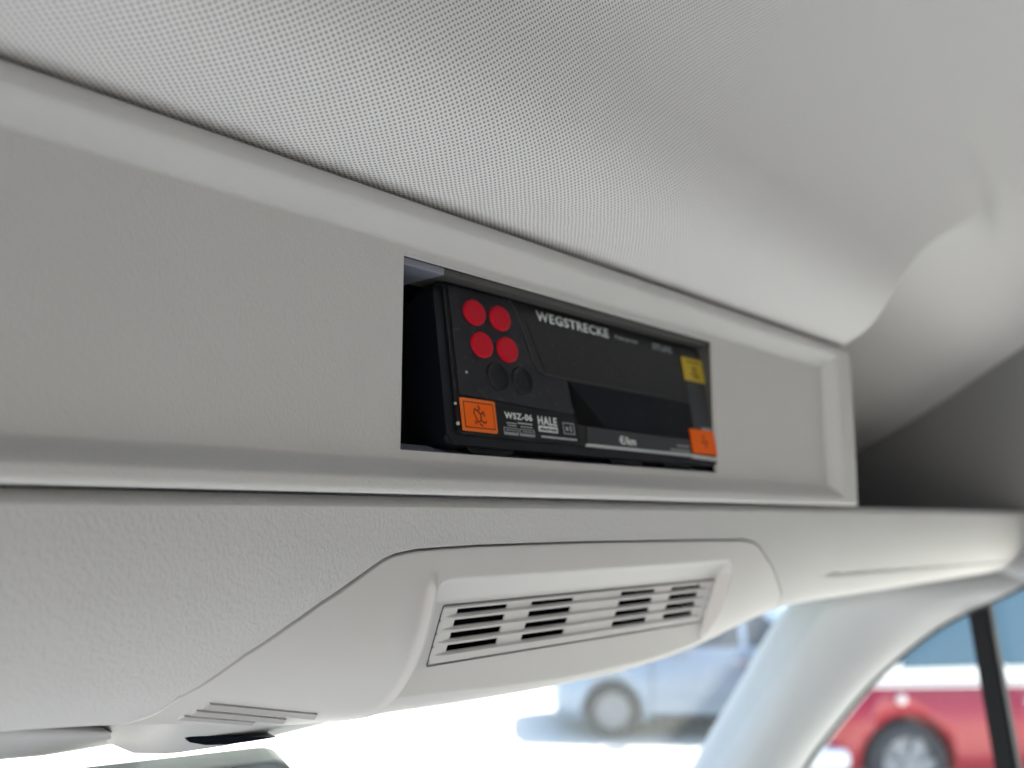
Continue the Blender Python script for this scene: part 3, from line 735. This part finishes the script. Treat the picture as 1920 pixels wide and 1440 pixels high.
# ------------------------------------------------------------------ cars. local x = towards the rear, y = 0 on the near side (away from it is +y), z up
M['silver'] = material('silver_paint', (.20, .255, .33), .42, metal=.2, coat=.3)
M['redpaint'] = material('red_paint', (.30, .006, .018), .35, coat=.4)
M['whitepaint'] = material('white_paint', (.80, .80, .78), .35, coat=.5)
M['carglass'] = material('car_glass', (.02, .035, .06), .12, spec=.4)
M['busglass'] = material('minibus_glass', (.055, .105, .14), .15, spec=.6)
M['tyre'] = material('tyre_rubber', (.022, .024, .03), .8)
M['rim'] = material('wheel_rim', (.22, .225, .24), .5, metal=.2)
M['lampglass'] = material('headlamp_glass', (.7, .8, .8), .15, spec=.8)
M['chrome'] = material('chrome', (.8, .8, .8), .15, metal=1)
M['arch'] = material('wheel_arch', (.012, .013, .016), .9)
M['lamp_orange'] = material('indicator_lens', (.75, .70, .66), .3)

def body_shell(stations, ring_fn, n_sub=3):
    """stations: list of tuples; ring_fn(values) -> ring of points; resampled smoothly along the length"""
    arr = np.array(stations, float); k = len(arr)-1; out = []
    for s in range(k*n_sub+1):
        t = s/n_sub; i = min(int(t), k-1); f_ = t-i
        p = [arr[max(0, min(k, i+q))] for q in (-1, 0, 1, 2)]
        row = 0.5*(2*p[1]+(p[2]-p[0])*f_+(2*p[0]-5*p[1]+4*p[2]-p[3])*f_**2+(3*p[1]-p[0]-3*p[2]+p[3])*f_**3)
        out.append(ring_fn(row))
    return out
def close_loft(rings):
    n = len(rings[0]); v = [p for r in rings for p in r]; f = []
    for i in range(len(rings)-1):
        for j in range(n): f.append((i*n+j, i*n+(j+1) % n, (i+1)*n+(j+1) % n, (i+1)*n+j))
    f.append(tuple(range(n))[::-1]); f.append(tuple((len(rings)-1)*n+j for j in range(n)))
    return v, f
def cut_arches(o, xs, r, W, zc=None):
    """real wheel arches cut through the near and far flanks"""
    bm = bmesh.new()
    for x in xs:
        for y0, y1 in ((-.2, .24), (W-.24, W+.2)):
            ri = bmesh.ops.create_cone(bm, cap_ends=True, segments=32, radius1=r, radius2=r, depth=y1-y0, matrix=Matrix.Translation((x, (y0+y1)/2, zc))@Matrix.Rotation(R(90), 4, 'X'))
    me = bpy.data.meshes.new('cut'); bm.to_mesh(me); bm.free(); c = bpy.data.objects.new('cut', me); C.objects.link(c)
    md = o.modifiers.new('arch', 'BOOLEAN'); md.operation = 'DIFFERENCE'; md.object = c; md.solver = 'EXACT'
    par = o.parent; o.parent = None
    bpy.context.view_layer.update()
    new = bpy.data.meshes.new_from_object(o.evaluated_get(bpy.context.evaluated_depsgraph_get()))
    o.modifiers.clear(); o.data = new; o.parent = par
    bpy.data.objects.remove(c)
def wheel(parent, x, y, r, out=-1, spokes=8, w=.19):
    """tyre with a rim of its own; out = direction of the outer side"""
    n = 40; prof = [(r*.66, -.5*w), (r*.80, -.52*w), (r*.95, -.46*w), (r, -.30*w), (r, .30*w), (r*.95, .46*w), (r*.8, .52*w), (r*.66, .5*w)]
    v, f = [], []
    for i in range(n):
        a = 2*math.pi*i/n
        for rr_, yy in prof: v.append((x+rr_*math.cos(a), y+yy, r+rr_*math.sin(a)))
    k = len(prof)
    for i in range(n):
        for j in range(k-1): f.append((i*k+j, i*k+j+1, ((i+1) % n)*k+j+1, ((i+1) % n)*k+j))
    t = raw('wheel', v, f, 'tyre', parent)
    bm = bmesh.new(); yo = y+out*w*.42
    bmesh.ops.create_cone(bm, cap_ends=True, segments=32, radius1=r*.665, radius2=r*.665, depth=.02, matrix=Matrix.Translation((x, y+out*w*.2, r))@Matrix.Rotation(R(90), 4, 'X'))
    bmesh.ops.create_cone(bm, cap_ends=True, segments=20, radius1=r*.2, radius2=r*.15, depth=.05, matrix=Matrix.Translation((x, yo, r))@Matrix.Rotation(R(90), 4, 'X'))
    for s in range(spokes):
        a = 2*math.pi*s/spokes
        rr_ = bmesh.ops.create_cube(bm, size=1)
        for q in rr_['verts']:
            q.co = Matrix.Translation((x, yo+.01, r))@Matrix.Rotation(-a, 4, 'Y')@Vector((r*.38+q.co.x*r*.56, q.co.y*.03, q.co.z*r*(.17 if q.co.x < 0 else .24)))
    from_bm('rim', bm, 'rim', t)
def side_patch(name, poly, y, mat, parent, th=.02, lean=None, rnd=.04):
    """flat pane that follows the tumblehome of the flank: y given by lean(z)"""
    pts = rounded(poly, rnd, 4); fr = [(x, (lean(z) if lean else y)-.012, z) for x, z in pts]; bk = [(x, p[1]+th, z) for (x, z), p in zip(pts, fr)]
    n = len(fr)
    return raw(name, fr+bk, [tuple(range(n))]+[(i, (i+1) % n, n+(i+1) % n, n+i) for i in range(n)], mat, parent, smooth=False)

# silver hatchback
g0 = at(1150, 1387, Z=-H)
dirx = Vector((.668, -.744)); ang = math.atan2(dirx.y, dirx.x)
sv = tag(empty('silver_car', (g0[0], g0[1], 0), (0, 0, ang+R(0))), 'silver hatchback parked on the pale ground beyond the windscreen', 'car')
W = 1.68; X_ = .66      # front wheel sits at local x = 0
def ring_h(q):
    x, zb, zs, zt, yin, yt = q      # bottom, shoulder, top, plan inset, inset of the top
    y0, y1 = yin, W-yin; t0, t1 = yin+yt, W-yin-yt
    return [(x, y0+.03, zb), (x, y0-.0, zb+.12), (x, y0-.01, (zb+zs)/2), (x, y0+.015, zs-.05), (x, y0+.05, zs), (x, t0-.02, max(zs+.01, zt-.06)), (x, t0+.09, zt), (x, W/2, zt+.015), (x, t1-.09, zt), (x, t1+.02, max(zs+.01, zt-.06)), (x, y1-.05, zs), (x, y1-.015, zs-.05), (x, y1+.01, (zb+zs)/2), (x, y1, zb+.12), (x, y1-.03, zb)]
sts = [(-.62, .30, .50, .52, .34, .10), (-.58, .22, .60, .64, .20, .10), (-.45, .19, .70, .74, .09, .10), (-.2, .18, .80, .84, .02, .10), (.15, .18, .86, .91, 0, .10), (.45, .18, .89, .97, 0, .11), (.8, .18, .90, 1.16, 0, .15), (1.2, .18, .91, 1.32, 0, .2), (1.7, .18, .92, 1.39, 0, .21), (2.3, .18, .93, 1.40, 0, .21), (2.9, .18, .94, 1.34, .01, .21), (3.2, .22, .95, 1.15, .06, .18), (3.32, .30, .90, .96, .14, .12)]
v, f = close_loft(body_shell(sts, ring_h))
bd = raw('body', v, f, 'silver', sv); cut_arches(bd, (0, 2.48), .33, W, .29)
ln = lambda z: .055+(z-.92)*.36
side_patch('window', [(.62, .945), (1.42, .955), (1.42, 1.30), (1.16, 1.28)], 0, 'carglass', sv, lean=ln)
side_patch('window', [(1.49, .955), (2.2, .965), (2.2, 1.32), (1.49, 1.31)], 0, 'carglass', sv, lean=ln)
side_patch('window', [(2.27, .965), (2.9, .985), (2.7, 1.26), (2.27, 1.32)], 0, 'carglass', sv, lean=ln)
# windscreen of the car
raw('car_windscreen', [(.50, .16, .985), (.50, W-.16, .985), (1.14, W-.27, 1.305), (1.14, .27, 1.305), (.52, .16, .955), (.52, W-.16, .955), (1.16, W-.27, 1.275), (1.16, .27, 1.275)], [(3, 2, 1, 0), (4, 5, 6, 7), (0, 1, 5, 4), (2, 3, 7, 6), (1, 2, 6, 5), (3, 0, 4, 7)], 'carglass', sv, False)
for x in (0, 2.48): wheel(sv, x, .10, .288, -1); wheel(sv, x, W-.10, .288, 1)
side_patch('headlight', [(-.50, .60), (-.16, .74), (-.20, .80), (-.44, .72)], .05, 'lampglass', sv, .1, rnd=.03)
bm = bmesh.new(); bm_box(bm, .66, .84, -.17, .03, .93, 1.05, .03); from_bm('wing_mirror', bm, 'silver', sv, True)
for x in (1.3, 2.1): bm = bmesh.new(); bm_box(bm, x, x+.17, -.03, .02, .80, .825, .008); from_bm('door_handle', bm, 'chrome', sv, True)
bm = bmesh.new(); bm.free()
for x, z0, z1 in ((.42, .3, .87), (1.45, .25, .9), (2.2, .35, .9)):
    bm = bmesh.new(); bm_box(bm, x, x+.008, -.014, .03, z0, z1); from_bm('door_seam', bm, 'arch', sv)
bm = bmesh.new(); bm_box(bm, .42, 2.1, -.006, .05, .17, .25, .01); from_bm('sill', bm, 'arch', sv)

# red and white minibus
g1 = at(1712, 1515, Z=-H)
mb = tag(empty('red_minibus', (g1[0], g1[1], 0), (0, 0, ang+R(3))), 'red minibus with a white upper body parked beyond the door window', 'minibus')
W = 1.72
def ring_b(q):
    x, zb, zs, zt, yin, yt = q
    y0, y1 = yin, W-yin
    return [(x, y0+.05, zb), (x, y0, zb+.15), (x, y0-.02, (zb+zs)/2), (x, y0, zs), (x, W/2, zs+.0), (x, y1, zs), (x, y1+.02, (zb+zs)/2), (x, y1, zb+.15), (x, y1-.05, zb)]
stb = [(-.72, .42, .80, 0, .30, 0), (-.68, .34, .96, 0, .16, 0), (-.55, .28, .97, 0, .06, 0), (-.3, .25, .97, 0, .01, 0), (0, .25, .97, 0, 0, 0), (1.5, .25, .97, 0, 0, 0), (3.0, .25, .97, 0, 0, 0), (3.5, .28, .97, 0, .03, 0), (3.65, .4, .97, 0, .2, 0)]
v, f = close_loft(body_shell(stb, ring_b))
bd = raw('lower_body', v, f, 'redpaint', mb); cut_arches(bd, (0, 2.5), .40, W, .34)
def ring_u(q):
    x, zb, zt, yin, yt = q[0], q[1], q[2], q[3], q[4]
    y0, y1 = yin+.012, W-yin-.012
    return [(x, y0, zb), (x, y0+.01, zb+.14), (x, y0+yt*.8, zt-.15), (x, y0+yt+.05, zt-.03), (x, W/2, zt), (x, y1-yt-.05, zt-.03), (x, y1-yt*.8, zt-.15), (x, y1-.01, zb+.14), (x, y1, zb)]
stu = [(-.69, .975, 1.10, .17, .0), (-.60, .975, 1.28, .09, .03), (-.45, .975, 1.50, .03, .06), (-.25, .975, 1.76, 0, .12), (0, .975, 1.98, 0, .15), (.4, .975, 2.06, 0, .16), (2.0, .975, 2.08, 0, .16), (3.3, .975, 2.05, 0, .16), (3.6, .975, 1.7, .1, .1), (3.66, .975, 1.2, .2, .05)]
v, f = close_loft(body_shell(stu, ring_u))
raw('upper_body', v, f, 'whitepaint', mb)
ln2 = lambda z: .012+(max(0, z-1.12))*.17
for q in ([(-.05, 1.10), (.72, 1.115), (.72, 1.80), (.36, 1.80), (.15, 1.42)], [(.84, 1.115), (1.9, 1.12), (1.9, 1.82), (.84, 1.82)], [(2.02, 1.12), (3.05, 1.12), (3.05, 1.80), (2.02, 1.82)]):
    side_patch('window', q, 0, 'busglass', mb, lean=ln2, rnd=.07)
for x in (0, 2.5): wheel(mb, x, .11, .335, -1, 6, .2); wheel(mb, x, W-.11, .335, 1, 6, .2)
bm = bmesh.new(); bmesh.ops.create_cone(bm, cap_ends=True, segments=20, radius1=.045, radius2=.03, depth=.04, matrix=Matrix.Translation((-.05, -.03, .86))@Matrix.Rotation(R(90), 4, 'X')); from_bm('side_lamp', bm, 'lamp_orange', mb, True)
bm = bmesh.new(); bm_box(bm, -.86, -.50, -.03, W+.03, .30, .46, .05); from_bm('bumper', bm, 'whitepaint', mb, True)
bm = bmesh.new(); bm_box(bm, 1.0, 1.16, -.05, .02, .82, .85, .008); from_bm('door_handle', bm, 'chrome', mb, True)
for x in (.78, 1.96): bm = bmesh.new(); bm_box(bm, x, x+.008, -.024, .03, .33, .96); from_bm('door_seam', bm, 'arch', mb)
bm = bmesh.new(); bm_box(bm, -.5, 3.4, -.012, .0, .955, .975, .003); from_bm('waist_trim', bm, 'whitepaint', mb)

# ------------------------------------------------------------------ the rest of the cab, behind and below the camera, plus an unseen bounce block
M['cab_dark'] = material('grey_dashboard_plastic', (.20, .20, .20), .7)
M['cab_floor'] = material('beige_floor_covering', (.68, .655, .62), .8)
M['cab_grey'] = material('grey_cab_plastic', (.07, .07, .07), .8)
def slab(name, boxes, mat):
    bm = bmesh.new()
    for q in boxes: bm_box(bm, *q)
    o = from_bm(name, bm, mat); o.location = (0, 0, H); return tag(o, kind='structure')
slab('cab_floor', [(-.50, 1.2, -2.6, 1.15, -1.75, -1.70)], 'cab_floor')
slab('rear_wall', [(-.50, 1.2, -2.0, -1.92, -1.70, .42)], 'cab_grey')
slab('right_door_lining', [(1.12, 1.19, -2.6, 1.12, -1.70, -.76), (1.12, 1.19, -2.6, -.12, -.76, -.03), (1.12, 1.19, -2.6, -1.31, -.06, .40)], 'cab_grey')  # second box closes the unseen window to cut light from the right
slab('left_door_lining', [(-.50, -.45, -2.6, 1.12, -1.70, -1.60), (-.50, -.45, -2.6, -1.15, -1.60, -.12), (-.50, -.45, -2.6, .45, -.12, .40)], 'cab_grey')  # unseen side left mostly open to let in more light
slab('dashboard', [(-.45, 1.12, .62, 1.15, -1.70, -.98)], 'cab_dark')
slab('rear_roof_lining', [(-.50, 1.2, -2.6, -1.29, .40, .45)], 'cab_grey')
slab('bounce_platform', [(-.15, 1.06, -.95, .30, -1.70, -.80, .05)], 'cab_floor')  # unseen block added to catch the sun and bounce it upwards
